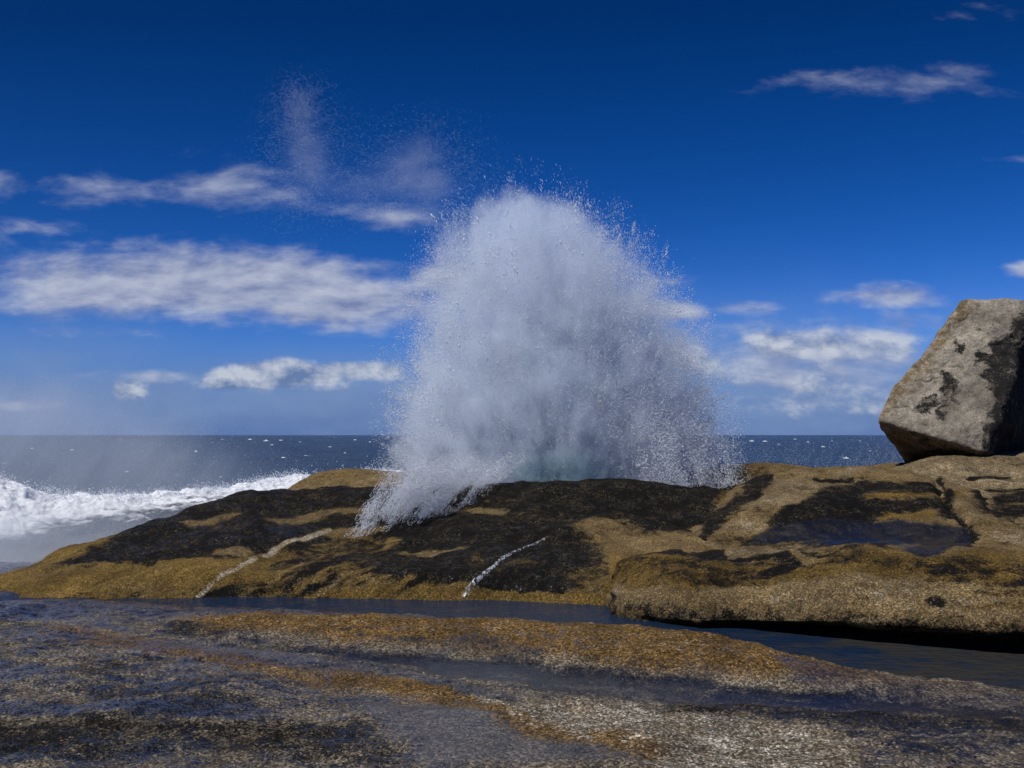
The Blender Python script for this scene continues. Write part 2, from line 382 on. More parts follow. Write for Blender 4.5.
rock_patch('rock', {770: colD(495, 484, 19.6), 795: colD(488, 469, 19.6), 830: colD(484, 466.5, 19.8), 870: colD(484, 465, 20), 900: colD(484, 463, 20.2), 925: colD(484, 468, 20.2), 960: colD(490, 482, 20.2)},
           200, 90, paintD(-.05), 'low tan rock between the golden slab and the left corner of the boulder', base=((.8, .07, 3), (4., .03, 3)))

# ------------------------------------------------------------------ big boulder
def make_boulder():
    Y0 = 19.2
    pts = [at(962, 300, Y0 + 1.3), at(1030, 303, Y0 + .9), at(1062, 310, Y0 + 4.6), at(1000, 302, Y0 + 4.2),
           at(934, 337, Y0 + .9), at(894, 388, Y0 + .35), at(875, 419, Y0 + .15), at(882, 433, Y0 + .45), at(883, 424, Y0 + .95), at(912, 466, Y0 + 1.5), at(905, 455, Y0 + 2.6),
           at(945, 441, Y0 - .75), at(988, 455, Y0 - 1.05), at(1004, 420, Y0 - .95), at(1022, 350, Y0 - .1), at(1000, 462, Y0 - .35),
           at(1048, 463, Y0 + 2.4), at(1066, 455, Y0 + 4.6), at(1070, 390, Y0 + 4.6), at(1040, 470, Y0 + 4.8), at(930, 462, Y0 + 4.2), at(900, 420, Y0 + 4.)]
    bm = bmesh.new()
    for p in pts: bm.verts.new(p)
    bmesh.ops.convex_hull(bm, input=bm.verts[:])
    bmesh.ops.delete(bm, geom=[v for v in bm.verts if not v.link_faces], context='VERTS')
    bmesh.ops.bevel(bm, geom=bm.edges[:], offset=.11, segments=3, affect='EDGES', profile=.6, clamp_overlap=True)
    me = bpy.data.meshes.new('tmp'); bm.to_mesh(me); bm.free()
    o = bpy.data.objects.new('tmp', me); col.objects.link(o)
    md = o.modifiers.new('r', 'REMESH'); md.mode = 'VOXEL'; md.voxel_size = .028
    dg = bpy.context.evaluated_depsgraph_get()
    ev = o.evaluated_get(dg); em = ev.to_mesh()
    n = len(em.vertices); V = np.zeros(n * 3, np.float32); em.vertices.foreach_get('co', V); V = V.reshape(-1, 3).astype(float)
    q = np.zeros(len(em.loops), np.int32); em.loops.foreach_get('vertex_index', q)
    Fq = q.reshape(-1, 4)
    ev.to_mesh_clear(); bpy.data.objects.remove(o)
    lab = np.arange(n)                                            # keep the one solid block
    E2 = np.concatenate([Fq[:, [k, (k + 1) % 4]] for k in range(4)])
    while True:
        m2 = np.minimum(lab[E2[:, 0]], lab[E2[:, 1]]); new = lab.copy(); np.minimum.at(new, E2[:, 0], m2); np.minimum.at(new, E2[:, 1], m2); new = new[new]
        if (new == lab).all(): break
        lab = new
    big = np.bincount(lab).argmax(); keep = lab == big; idx = np.cumsum(keep) - 1
    Fq = idx[Fq[keep[Fq[:, 0]]]]; V = V[keep]; n = len(V)
    # normals smoothed
    for it in range(3):
        acc = np.zeros_like(V); cnt = np.zeros(n)
        for k in range(4):
            np.add.at(acc, Fq[:, k], V[Fq[:, (k + 1) % 4]]); np.add.at(cnt, Fq[:, k], 1)
            np.add.at(acc, Fq[:, k], V[Fq[:, (k + 3) % 4]]); np.add.at(cnt, Fq[:, k], 1)
        V = .4 * V + .6 * acc / cnt[:, None]
    fn = np.cross(V[Fq[:, 2]] - V[Fq[:, 0]], V[Fq[:, 3]] - V[Fq[:, 1]])
    N = np.zeros_like(V)
    for k in range(4): np.add.at(N, Fq[:, k], fn)
    N /= np.linalg.norm(N, axis=1)[:, None] + 1e-9
    off = .12 * fbm(V * .8, 3) + .06 * fbm(V * 2.7, 4) + .014 * fbm(V * 9, 3) - .05 * np.clip(.06 - np.abs(fbm(V * np.array([.9, .9, 1.4]) + 4, 3)), 0, 1) / .06 * sstep(0, .2, fbm(V * .6 + 8, 2))
    off = np.maximum(off, -.09); V2 = V + N * off[:, None]
    d = V - np.array([0, 0, H]); k = d @ FW; PX = 512 + F * (d @ RT) / k; PY = 384 - F * (d @ UP) / k
    q3 = V * 1.1; X = PX + 11 * fbm(q3 * 1.6, 5, .65); Y = PY + 11 * fbm(q3 * 1.6 + 9, 5, .65)
    dk = np.full(n, -.05)
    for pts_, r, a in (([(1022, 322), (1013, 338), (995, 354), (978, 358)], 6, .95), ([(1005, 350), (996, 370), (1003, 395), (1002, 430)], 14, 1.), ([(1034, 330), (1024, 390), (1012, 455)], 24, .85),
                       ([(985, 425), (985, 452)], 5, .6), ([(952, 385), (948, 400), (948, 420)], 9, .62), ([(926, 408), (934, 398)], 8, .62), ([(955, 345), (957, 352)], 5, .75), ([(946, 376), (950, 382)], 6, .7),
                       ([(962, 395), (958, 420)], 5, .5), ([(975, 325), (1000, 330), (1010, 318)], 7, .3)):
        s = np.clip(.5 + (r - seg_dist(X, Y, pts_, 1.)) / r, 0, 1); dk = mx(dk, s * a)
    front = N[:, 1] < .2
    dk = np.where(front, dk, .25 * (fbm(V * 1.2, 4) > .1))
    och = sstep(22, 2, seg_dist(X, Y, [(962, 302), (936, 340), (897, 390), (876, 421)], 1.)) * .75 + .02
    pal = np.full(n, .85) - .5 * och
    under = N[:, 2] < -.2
    och = np.where(under, .5, och); pal = np.where(under, .25, pal); dk = np.where(under, mx(dk, .36), dk)  # underside painted darker: weathered brown, with its own shade deepened in the colour
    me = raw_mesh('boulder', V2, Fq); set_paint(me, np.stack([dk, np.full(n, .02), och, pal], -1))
    return me
M_boulder = rock_material('boulder granite', grain=.8, tan=(.20, .165, .11), ochre=(.19, .125, .055), pale=(.285, .25, .195), dark=(.016, .015, .015), contrast=.28, fa=.5)
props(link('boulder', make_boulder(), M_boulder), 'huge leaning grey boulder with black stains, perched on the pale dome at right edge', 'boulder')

# ------------------------------------------------------------------ foreground bedrock (the ground)
def ground():
    nu, nv = 1500, 560
    u = np.linspace(-420, 1440, nu)
    v = np.concatenate([np.linspace(560, 592, 24, endpoint=False), np.linspace(592, 790, 470, endpoint=False), 790 + np.linspace(0, 1, 66)**2 * 1500])
    PX, PY = np.meshgrid(u, v)
    P = at(PX, PY, plane_Y(PX, PY, 0.))
    X, Y = warp(PX, PY, 30, 6, .012)
    L1 = np.interp(X, [-420, 0, 100, 200, 300, 400, 512, 640, 720, 800, 860, 960, 1024, 1440], [604, 604, 603, 608, 612, 614, 618, 627, 636, 653, 667, 682, 690, 735])
    L2 = np.interp(X, [-420, 0, 100, 220, 340, 440, 560, 680, 760, 850, 930, 1024, 1440], [618, 620, 628, 640, 651, 658, 667, 679, 686, 691, 695, 699, 735])
    L3 = np.interp(X, [-420, 0, 250, 300, 440, 560, 680, 800, 1024, 1440], [618, 620, 642, 652, 675, 692, 702, 708, 722, 760])
    amp = np.interp(X, [-420, 0, 160, 260, 700, 850, 1024, 1440], [.01, .01, .02, .15, .15, .09, .06, .05])
    z = -np.interp(X, [-420, 0, 300, 460, 600], [.035, .035, .04, .09, .13]) * sstep(4, -10, Y - L1)                                # channel bed
    step = sstep(4, -14, Y - L2)
    hump = step * sstep(-2, 18, Y - L1)
    z = z + amp * hump
    z = z - .015 * sstep(0, 6, Y - L2) * sstep(6, -6, Y - L3)
    near = sstep(0, 60, Y - L3)
    z = z + .10 * near + .05 * fbm(P * .8, 3) * near
    bedrough = sstep(-12, 6, Y - L1)
    film = poly(X, Y, [(370, 712), (430, 711), (470, 722), (520, 738), (580, 755), (640, 775), (420, 790), (395, 760), (372, 735)], 18)
    film = mx(film, poly(X, Y, [(150, 640), (250, 648), (330, 656), (300, 662), (200, 655)], 6) * .9)
    film = mx(film, poly(X, Y, [(770, 668), (880, 680), (1040, 694), (1040, 712), (900, 700), (800, 686)], 6) * .8)
    P[..., 2] += z
    q = P.copy()
    rough = (.055 * fbm(q * 1.1, 3) + .028 * fbm(q * 5.5, 3) + .012 * np.abs(fbm(q * 15, 3)) + .004 * perlin(q * 38)) * np.maximum(bedrough, .75 * sstep(520, 380, X))
    wetz = mx(film, sstep(-4, 3, Y - L2) * sstep(5, -6, Y - L3)); P[..., 2] += rough * (1 - .75 * wetz) + .010 * film
    # paint
    lam = fbm(np.stack([X * .006, (Y - L2) * .085, X * 0], -1), 5, .6); lam2 = fbm(np.stack([X * .02 + 5, (Y - L2) * .22, X * 0 + 3], -1), 4)
    dk = np.full(X.shape, .27); wet = np.full(X.shape, .36); och = np.full(X.shape, .18); pal = np.full(X.shape, .12)
    n1 = fbm(np.stack([P[..., 0] * .5, P[..., 1] * 1.2, P[..., 2] * 0], -1), 4)
    wet = wet + .1 + .6 * n1; dk = dk + .12 + .35 * fbm(np.stack([P[..., 0] * .9 + 7, P[..., 1] * 2.2, P[..., 2] * 0], -1), 4)
    wband = sstep(-4, 3, Y - L2) * sstep(5, -6, Y - L3)
    wet = mx(wet, wband * .95); dk = mx(dk, wband * .8)
    chan = sstep(6, -6, Y - L1); wet = mx(wet, chan); dk = mx(dk, chan * .6)
    och = mx(och, hump * 1.5 * np.clip(amp / .14, 0, 1)); dk = dk * (1 - hump * .85 * np.clip(amp / .10, 0, 1)); wet = wet * (1 - .45 * hump * np.clip(amp / .10, 0, 1))
    dk = dk + .55 * lam + .3 * lam2; och = och + .45 * fbm(np.stack([X * .007 + 9, (Y - L2) * .06, X * 0], -1), 4); wet = wet + .35 * lam2
    dkr = poly(X, Y, [(560, 694), (680, 703), (800, 708), (1060, 722), (1060, 748), (900, 738), (760, 726), (640, 706)], 9); dk = mx(dk, dkr * .68); wet = mx(wet, dkr * .45)
    thin = stroke(X, Y, [(-60, 612), (120, 609), (260, 614), (420, 618), (560, 626)], 26, 3.); wet = mx(wet, thin * .95); dk = mx(dk, thin * .5)
    pz = mx(poly(X, Y, [(470, 702), (560, 697), (680, 706), (800, 728), (860, 760), (860, 800), (660, 800), (560, 745), (490, 728)], 12), 0)
    pal = mx(pal, pz * (.36 + .35 * lam2)); dk = dk * (1 - .8 * pz); wet = wet * (1 - .6 * pz)
    rz = mx(stroke(X, Y, [(340, 675), (430, 700), (470, 715), (560, 745), (640, 765)], 26, 2.5), stroke(X, Y, [(60, 636), (170, 648), (260, 672), (330, 684)], 30, 3.))
    och = mx(och, rz * .85); dk = dk * (1 - .55 * rz)
    for pts, r, a in (([(690, 704), (780, 712), (900, 722), (1060, 732)], 40, .75), ([(110, 700), (200, 698)], 34, .7), ([(150, 722), (230, 716)], 26, .7), ([(-60, 748), (60, 752), (200, 752), (330, 756)], 62, .72),
                      ([(40, 690), (140, 684)], 30, .5), ([(900, 700), (1060, 720)], 24, .6)):
        s = stroke(X, Y, pts, r, 3.); dk = mx(dk, s * a)
    for pts, r, a in (([(-50, 722), (80, 722), (190, 722), (260, 728)], 26, .9), ([(-40, 672), (30, 680)], 40, .8), ([(260, 660), (330, 664), (420, 680), (500, 700)], 20, .7), ([(270, 695), (330, 700)], 16, .7), ([(0, 640), (80, 640)], 30, .6)):
        s = stroke(X, Y, pts, r, 3.); wet = mx(wet, s * a); dk = mx(dk, s * .6 * a)
    wet = mx(wet, film * .9); dk = dk * (1 - .7 * film) + .12 * film; pal = mx(pal * (1 - film), -.1)
    # a skirt that turns the sheet down out of sight at its far edge
    me = raw_mesh('ground', P, grid_faces(nv, nu))
    set_paint(me, np.stack([np.clip(k, -1, 2) for k in (dk, wet, och, pal)], -1))
    return me
props(link('ground', ground(), M_ground), kind='structure')

# channel water between the slab and the ledges
def water_material(name, base, rough, bs, bstr, bd, spec=.5):
    m, t, b = new_mat(name); P = obj_coord(t)
    b.inputs['Base Color'].default_value = (*base, 1); b.inputs['Roughness'].default_value = rough; b.inputs['IOR'].default_value = 1.33
    b.inputs['Specular IOR Level'].default_value = spec
    n = t.noise(t.vec('MULTIPLY', P, (1., 1.8, 1.)), bs, 5, .6)
    t.l.new(t.bump(n, bstr, bd), b.inputs['Normal'])
    return m, t, b
M_chan, t, b = water_material('channel water', (.008, .024, .070), .07, 7., .9, .06)
Pn = obj_coord(t); t.l.new(t.mix(t.ss(t.math('ADD', t.noise(t.vec('MULTIPLY', Pn, (.9, 2.2, 1.)), 1.3, 6, .7), t.lin(t.sep(Pn)[0], 2.6, 4.6, -.10, .13)), .42, .62), (.009, .021, .048), (.034, .033, .030)), b.inputs['Base Color'])
u = np.linspace(-420, 1440, 400); v = np.linspace(577, 750, 120)
PX, PY = np.meshgrid(u, v); P = at(PX, PY, plane_Y(PX, PY, -.03))
P[..., 2] += .006 * fbm(P * np.array([3, 6, 1]), 3)
props(link('water', raw_mesh('water', P, grid_faces(120, 400)), M_chan), kind='structure')

# ------------------------------------------------------------------ sea
SEA = -1.2
def sea():
    ys = np.concatenate([np.linspace(6, 30, 30, endpoint=False), 30 * np.exp(np.linspace(0, math.log(60000 / 30), 520))])
    w = np.linspace(-1, 1, 560)
    P = np.zeros((len(ys), len(w), 3)); P[..., 1] = ys[:, None]; P[..., 0] = w[None] * (14 + ys[:, None] * .95); P[..., 2] = SEA
    Y = P[..., 1]
    P[..., 2] += .26 * fbm(P * np.array([.10, .19, 0]), 4) * sstep(700, 60, Y) + .25 * sstep(2500, 90, Y) * perlin(P * np.array([.022, .045, 0]))
    return raw_mesh('sea', P, grid_faces(len(ys), len(w)))
m, t, b = new_mat('sea water'); Pn = obj_coord(t)
g = t.noise(t.vec('MULTIPLY', Pn, (.05, .012, 0.)), 1., 8, .7)
t.l.new(t.mix(t.ss(g, .35, .65), (.0028, .014, .034), (.0068, .030, .064)), b.inputs['Base Color'])
b.inputs['Roughness'].default_value = .25; b.inputs['IOR'].default_value = 1.33; b.inputs['Specular IOR Level'].default_value = .16
n = t.noise(t.vec('MULTIPLY', Pn, (1., 1.6, 1.)), .55, 8, .62)
t.l.new(t.bump(n, 1., .9), b.inputs['Normal'])
props(link('sea', sea(), m), kind='structure')

# ------------------------------------------------------------------ foam and drops
def foam_material(name, colr, trans):
    m, t, b = new_mat(name)
    out = t.n['Material Output']; t.n.remove(b)
    d = t.new('ShaderNodeBsdfDiffuse'); d.inputs[0].default_value = (*colr, 1)
    tr = t.new('ShaderNodeBsdfTranslucent'); tr.inputs[0].default_value = (*colr, 1)
    mxn = t.new('ShaderNodeMixShader'); mxn.inputs[0].default_value = trans
    t.l.new(d.outputs[0], mxn.inputs[1]); t.l.new(tr.outputs[0], mxn.inputs[2]); t.l.new(mxn.outputs[0], out.inputs['Surface'])
    return m, t, d
M_foam, _, _ = foam_material('sea foam', (.80, .82, .85), .15)
M_drop, _, _ = foam_material('water drops', (.92, .95, 1.), .38)

OCT_V = np.array([[1, 0, 0], [-1, 0, 0], [0, 1, 0], [0, -1, 0], [0, 0, 1.15], [0, 0, -1.3]], float)
OCT_F = np.array([[0, 2, 4], [2, 1, 4], [1, 3, 4], [3, 0, 4], [2, 0, 5], [1, 2, 5], [3, 1, 5], [0, 3, 5]])
def drops_mesh(name, C, size, axis, stretch):
    """little irregular drops: centre, radius, flight direction, elongation"""
    n = len(C)
    a = axis / (np.linalg.norm(axis, axis=1)[:, None] + 1e-9)
    r = rng.normal(size=(n, 3)); b1 = np.cross(a, r); b1 /= np.linalg.norm(b1, axis=1)[:, None]; b2 = np.cross(a, b1)
    s = size[:, None]
    V = (C[:, None] + OCT_V[None, :, 0, None] * (b1 * s * rng.uniform(.7, 1.2, (n, 1)))[:, None] + OCT_V[None, :, 1, None] * (b2 * s * rng.uniform(.7, 1.2, (n, 1)))[:, None]
         + OCT_V[None, :, 2, None] * (a * s * stretch[:, None])[:, None])
    Fc = (OCT_F[None] + 6 * np.arange(n)[:, None, None]).reshape(-1, 3)
    return raw_mesh(name, V, Fc)

TET_V = np.array([[1, 0, -1], [-.5, .87, -1], [-.5, -.87, -1], [0, 0, 1.2]], float)
TET_F = np.array([[0, 1, 3], [1, 2, 3], [2, 0, 3], [0, 2, 1]])
def fine_mesh(name, C, size, axis, stretch):
    n = len(C); a = axis / (np.linalg.norm(axis, axis=1)[:, None] + 1e-9)
    r = rng.normal(size=(n, 3)); b1 = np.cross(a, r); b1 /= np.linalg.norm(b1, axis=1)[:, None]; b2 = np.cross(a, b1); q = size[:, None, None]
    V = C[:, None] + q * (TET_V[None, :, 0, None] * b1[:, None] + TET_V[None, :, 1, None] * b2[:, None] + TET_V[None, :, 2, None] * a[:, None] * stretch[:, None, None])
    return raw_mesh(name, V, (TET_F[None] + 4 * np.arange(n)[:, None, None]).reshape(-1, 3))
# breaking wave on the left
M_wave, t, _ = foam_material('wave foam', (.8, .82, .85), .15)
Pw = t.new('ShaderNodeNewGeometry').outputs['Position']; zw = t.sep(Pw)[2]
xw = t.sep(Pw)[0]
fo = t.ss(t.math('ADD', t.math('SUBTRACT', zw, t.lin(xw, -20., -11., -1.25, -.25)), t.math('MULTIPLY', t.math('SUBTRACT', t.noise(t.vec('MULTIPLY', Pw, (.5, .9, 1.4)), 1.6, 6, .65), .5), 1.3)), -.18, .16)
cw_ = t.mix(fo, (.022, .036, .060), (.87, .89, .92))
for n_ in t.n:
    if n_.type in ('BSDF_DIFFUSE', 'BSDF_TRANSLUCENT'): t.l.new(cw_, n_.inputs[0])
def wave():
    nu, nv = 700, 130
    keys = [-420, -200, 0, 60, 120, 200, 280, 330, 380, 440]
    Yc = np.array([24, 27, 30.5, 31.6, 33, 35.5, 38.5, 40.5, 43, 46.])
    top = np.array([452, 463, 478, 494, 494, 488, 479, 473, 470, 470.])
    cols = {}
    for k, Yk, tp in zip(keys, Yc, top):
        zc = float(at(k, tp, Yk)[2]); f = lambda z, Yq: 435 - (z - H) * F / Yq * 1.0
        cols[k] = [(f(SEA - .5, Yk - 8), Yk - 8), (f(SEA + .35, Yk - 6), Yk - 6), (f(SEA + .15 + .45 * (zc - SEA), Yk - 3.2), Yk - 3.2), (f(zc - .28, Yk - 1.1), Yk - 1.1), (tp, Yk), (f(zc - .7, Yk + 1.6), Yk + 1.6), (f(SEA - .5, Yk + 5), Yk + 5)]
    PX, PY, P = patch(cols, nu, nv, [1, 1.6, 1.6, 1.6, 1, .6])
    N = grid_normals(P)
    up = np.sign(N[..., 2:3]); N = N * np.where(up == 0, 1, up)
    bil = .30 * np.abs(fbm(P * .9, 4)) + .10 * np.abs(fbm(P * 3., 3)) + .22 * fbm(P * .35, 3) - .1
    P = P + N * bil[..., None]
    return raw_mesh('breaking_wave', P, grid_faces(nv, nu)), PX, P
wm, wPX, wP = wave()
wv = bpy.data.objects.new('breaking_wave', None); col.objects.link(wv); wv.location = (-15, 29, SEA); wv.empty_display_size = .5
props(wv, 'long white foaming wave breaking along the left side of the black rock', 'wave')
def child(name, me, mat, parent, **kw):
    o = link(name, me, mat, parent); o.matrix_parent_inverse.identity()
    o.location = -np.array(parent.location); return props(o, **kw)
child('foam_bank', wm, M_wave, wv)
n = 26000
iu = rng.integers(0, wP.shape[1], n); iv = np.clip((rng.normal(95, 12, n)).astype(int), 30, 118)
C = wP[iv, iu] + np.stack([rng.normal(0, .3, n), rng.normal(0, .3, n), np.abs(rng.exponential(.09, n))], -1)
clump = fbm(C * .7, 3); keep = rng.uniform(size=n) < np.clip(.5 + 1.5 * clump, .05, 1)
C = C[keep]; n = len(C)
child('spray_drops', drops_mesh('spray_drops', C, rng.uniform(.008, .02, n), rng.normal(size=(n, 3)) * .5 + np.array([-.5, 0, .6]), rng.uniform(1, 1.8, n)), M_drop, wv, kind='stuff')

# whitecaps far out
def cap_mesh(seed):
    nu, nv = 40, 13
    uu, vv = np.meshgrid(np.linspace(-1, 1, nu), np.linspace(-1, 1, nv))
    q = np.stack([uu * 2.2 + seed * 9.1, vv * 1.1, uu * 0], -1)
    prof = np.clip(1 - np.abs(uu)**1.3, 0, 1) * np.clip(1 - np.abs(vv)**1.4, 0, 1) * np.clip(.55 + 1.2 * fbm(q, 3), 0, 1.4)
    P = np.stack([uu * .5, vv * .22 + .07 * np.sin(uu * 2.3 + seed), prof * .30 - .03], -1)
    return raw_mesh('whitecap', P, grid_faces(nv, nu))
caps = [cap_mesh(q) for q in (1, 2, 3, 4, 5)]
for me in caps: me.materials.append(M_foam)
spots = [(846, 457.5, 8), (823, 446, 5), (765, 440.5, 6), (752, 440.2, 6), (795, 438.4, 5), (740, 452, 4), (870, 450, 3), (779, 443.6, 4), (808, 441, 3), (860, 440, 3), (733, 445, 5), (832, 440, 3),
         (72, 449.5, 7), (32, 447.5, 5), (4, 463, 6), (127, 471, 5), (196, 450.5, 5), (283, 457, 8), (266, 440, 7), (281, 439.5, 5), (272, 444, 4), (250, 438.6, 5), (222, 438.6, 4), (238, 446, 3), (306, 455, 5),
         (330, 446, 4), (345, 452, 3), (300, 441, 3), (212, 442, 3), (160, 444, 3), (120, 439, 3), (370, 441, 3), (355, 439, 4)]
for i, (px, py, wp) in enumerate(spots):
    Y = float(plane_Y(np.array(px), np.array(py + 1), SEA)); p = at(px, py + 1, Y)
    o = bpy.data.objects.new('whitecap', caps[i % 5]); col.objects.link(o)
    o.location = (p[0], p[1], SEA + .02); o.rotation_euler = (0, 0, rng.uniform(-.4, .4)); sz = wp * Y / F * .95; o.scale = (sz, sz, sz * rng.uniform(.7, 1.1))
    props(o, 'small white breaking crest on the dark open sea', 'whitecap', 'whitecaps on the open sea')

# ------------------------------------------------------------------ the plume
YP = 20.4
tab = np.array([[520, 392, 734], [490, 392, 732], [450, 391, 722], [420, 392, 722], [380, 397, 713], [350, 404, 703], [320, 410, 692], [290, 416, 675], [260, 424, 652], [240, 431, 632], [224, 440, 614], [212, 449, 597], [203, 457, 578], [195, 466, 558], [188, 478, 538]], float)
O = at(565, 510, YP)
Lp = at(tab[:, 1], tab[:, 0], YP) - O; Rp = at(tab[:, 2], tab[:, 0], YP) - O
tz = Lp[:, 2]; tc = (Lp[:, 0] + Rp[:, 0]) / 2; tw = (Rp[:, 0] - Lp[:, 0]) / 2
order = np.argsort(tz); tz, tc, tw = tz[order], tc[order], tw[order]
ZT = 8.2
DEP = .68
plume = bpy.data.objects.new('water_plume', None); col.objects.link(plume); plume.location = O; plume.empty_display_size = .5
props(plume, 'tall white burst of spray shooting up behind the black rock in the middle', 'water spray')
def ploc(name, me, mat, parent=None, **kw):
    o = link(name, me, mat, parent or plume); return props(o, **kw)
def box_mesh(name, pts_front, pts_back):
    bm = bmesh.new(); a = [bm.verts.new(p) for p in pts_front]; b = [bm.verts.new(p) for p in pts_back]; n = len(a)
    bm.faces.new(a); bm.faces.new(b[::-1])
    for k in range(n): bm.faces.new([a[k], a[(k + 1) % n], b[(k + 1) % n], b[k]])
    bmesh.ops.recalc_face_normals(bm, faces=bm.faces[:])
    me = bpy.data.meshes.new(name); bm.to_mesh(me); bm.free(); return me
# closed shell that holds the mist
zz = np.concatenate([[tz[0] - .25], np.linspace(tz[0], tz[-1], 44), [tz[-1] + .05]])
ang = np.linspace(0, 2 * np.pi, 96, endpoint=False)
w_ = np.interp(zz, tz, tw) * 1.08; w_[0] *= .93; w_[-1] *= .3; c_ = np.interp(zz, tz, tc)
S = np.stack([c_[:, None] + w_[:, None] * np.cos(ang), DEP * w_[:, None] * np.sin(ang), np.broadcast_to(zz[:, None], (len(zz), 96))], -1)
ctr = np.stack([c_, 0 * c_, zz], -1)[:, None]
S = ctr + (S - ctr) * (1.0 + .10 * fbm(S * .9 + 3, 4) + .02)[..., None]
i = np.arange(len(zz) * 96).reshape(len(zz), 96)
Fq = np.stack([i[:-1], np.roll(i, -1, 1)[:-1], np.roll(i, -1, 1)[1:], i[1:]], -1).reshape(-1, 4)
Vs = np.concatenate([S.reshape(-1, 3), [ctr[0, 0]], [ctr[-1, 0]]]); nb = len(Vs)
capf = np.concatenate([np.stack([i[0], i[0], np.roll(i[0], -1), np.full(96, nb - 2)], -1)])
bm = bmesh.new(); bv = [bm.verts.new(v) for v in Vs]
for f in Fq: bm.faces.new([bv[k] for k in f])
for k in range(96):
    bm.faces.new([bv[i[0, (k + 1) % 96]], bv[i[0, k]], bv[nb - 2]]); bm.faces.new([bv[i[-1, k]], bv[i[-1, (k + 1) % 96]], bv[nb - 1]])
bmesh.ops.recalc_face_normals(bm, faces=bm.faces[:])
me = bpy.data.meshes.new('mist'); bm.to_mesh(me); bm.free()
def volume_material(name, step):
    m = bpy.data.materials.new(name); m.use_nodes = True; t = NT(m.node_tree); t.n.remove(t.n['Principled BSDF'])
    v = t.new('ShaderNodeVolumePrincipled'); v.inputs['Color'].default_value = (.985, .99, .998, 1); v.inputs['Anisotropy'].default_value = .0
    t.l.new(v.outputs[0], t.n['Material Output'].inputs['Volume'])
    try: m.cycles.volume_step_rate = step
    except Exception: pass
    return m, t, v
JET0 = (.1, 0., -1.); LOBE0 = [(.022, 7., 2.4), (.020, 13., 2.3), (.018, 29., .4), (.012, 47., 1.1)]
M_mist, t, vol = volume_material('plume mist', .22)
Pn = obj_coord(t); x, y, z = t.sep(Pn)
zn = t.math('DIVIDE', t.math('ADD', z, 1.), 10.)
cx = t.curve(zn, [((a + 1) / 10, c / 8 + .5) for a, c in zip(tz, tc)]); cw = t.curve(zn, [((a + 1) / 10, c / 8) for a, c in zip(tz, tw)])
cx = t.math('MULTIPLY', t.math('SUBTRACT', cx, .5), 8.); cw = t.math('MULTIPLY', cw, 8.)
dx = t.math('DIVIDE', t.math('SUBTRACT', x, cx), cw); dy = t.math('DIVIDE', y, t.math('MULTIPLY', cw, DEP))
J0 = t.math('ARCTAN2', t.math('SUBTRACT', x, float(JET0[0])), t.math('SUBTRACT', z, float(JET0[2])))
lb = 1.
for a_, k_, p_ in LOBE0: lb = t.math('ADD', lb, t.math('MULTIPLY', t.math('SINE', t.math('MULTIPLY_ADD', J0, k_, p_)), a_))
rad = t.math('SQRT', t.math('ADD', t.math('MULTIPLY', dx, dx), t.math('MULTIPLY', dy, dy)))
d = t.math('SUBTRACT', t.math('MULTIPLY', lb, 1.02), rad)
d = t.math('MINIMUM', d, t.math('MULTIPLY', t.math('SUBTRACT', t.math('MULTIPLY', lb, float(tz[-1]) - .15), z), .6))
J = t.vec('SUBTRACT', Pn, (.0, 0., -1.2)); r = t.vec('LENGTH', J); dirn = t.vec('NORMALIZE', J)
n1 = t.noise(t.vec('ADD', t.vec('SCALE', dirn, scale=15.), t.vec('SCALE', Pn, scale=1.1)), 1., 5, .65)
n2 = t.noise(Pn, 1.35, 6, .66)
n3 = t.noise(t.vec('ADD', t.vec('SCALE', dirn, scale=40.), t.vec('SCALE', Pn, scale=4.)), 1., 3, .6)
e = t.math('ADD', d, t.math('ADD', t.math('MULTIPLY', t.math('SUBTRACT', n1, .5), .9), t.math('MULTIPLY', t.math('SUBTRACT', n2, .5), 1.9)))
dens = t.math('MULTIPLY', t.math('MULTIPLY', t.ss(e, .0, .72), t.ss(d, .0, .2)), t.lin(z, 0., 6.5, 1.4, .55))
dens = t.math('MULTIPLY', dens, t.lin(n3, .36, .64, .35, 1.65))
hole = t.vec('LENGTH', t.vec('MULTIPLY', t.vec('SUBTRACT', Pn, (-.15, -1.6, .8)), (.8, .5, 1.6)))     # clearer water column at the foot
dens = t.math('MULTIPLY', dens, t.ss(hole, .3, 1.1, .45, 1.))
t.put(vol.inputs['Density'], t.math('MULTIPLY', dens, 2.2))
t.l.new(t.mix(t.ss(hole, .4, 1.25), (.62, .86, .92), (.85, .905, .985)), vol.inputs['Color'])
ploc('mist', me, M_mist)

LOBE = [(.022, 7., 2.4), (.020, 13., 2.3), (.018, 29., .4), (.012, 47., 1.1)]
def lobe(phi): return 1 + sum(a * np.sin(k * phi + p) for a, k, p in LOBE)
JET = np.array([.1, 0, -1.0])
def envelope(g, n, power):
    """points inside the burst; the share near its rim grows with POWER"""
    out = []; tot = 0
    while tot < n:
        k = n * 3
        z = g.uniform(tz[0] + .2, tz[-1] + .25, k); w = np.interp(z, tz, tw); c = np.interp(z, tz, tc)
        rr = g.uniform(0, 1, k)**power * 1.08; a = g.uniform(0, 2 * np.pi, k)
        p = np.stack([c + rr * w * np.cos(a), DEP * rr * w * np.sin(a), z], -1)
        J = p - JET; ph = np.arctan2(J[:, 0], J[:, 2])
        top = tz[-1] * lobe(ph)
        keep = (z < top - .3) & (g.uniform(size=k) < (w / tw.max())**1.0)
        out.append(p[keep]); tot += keep.sum()
    return np.concatenate(out)[:n]
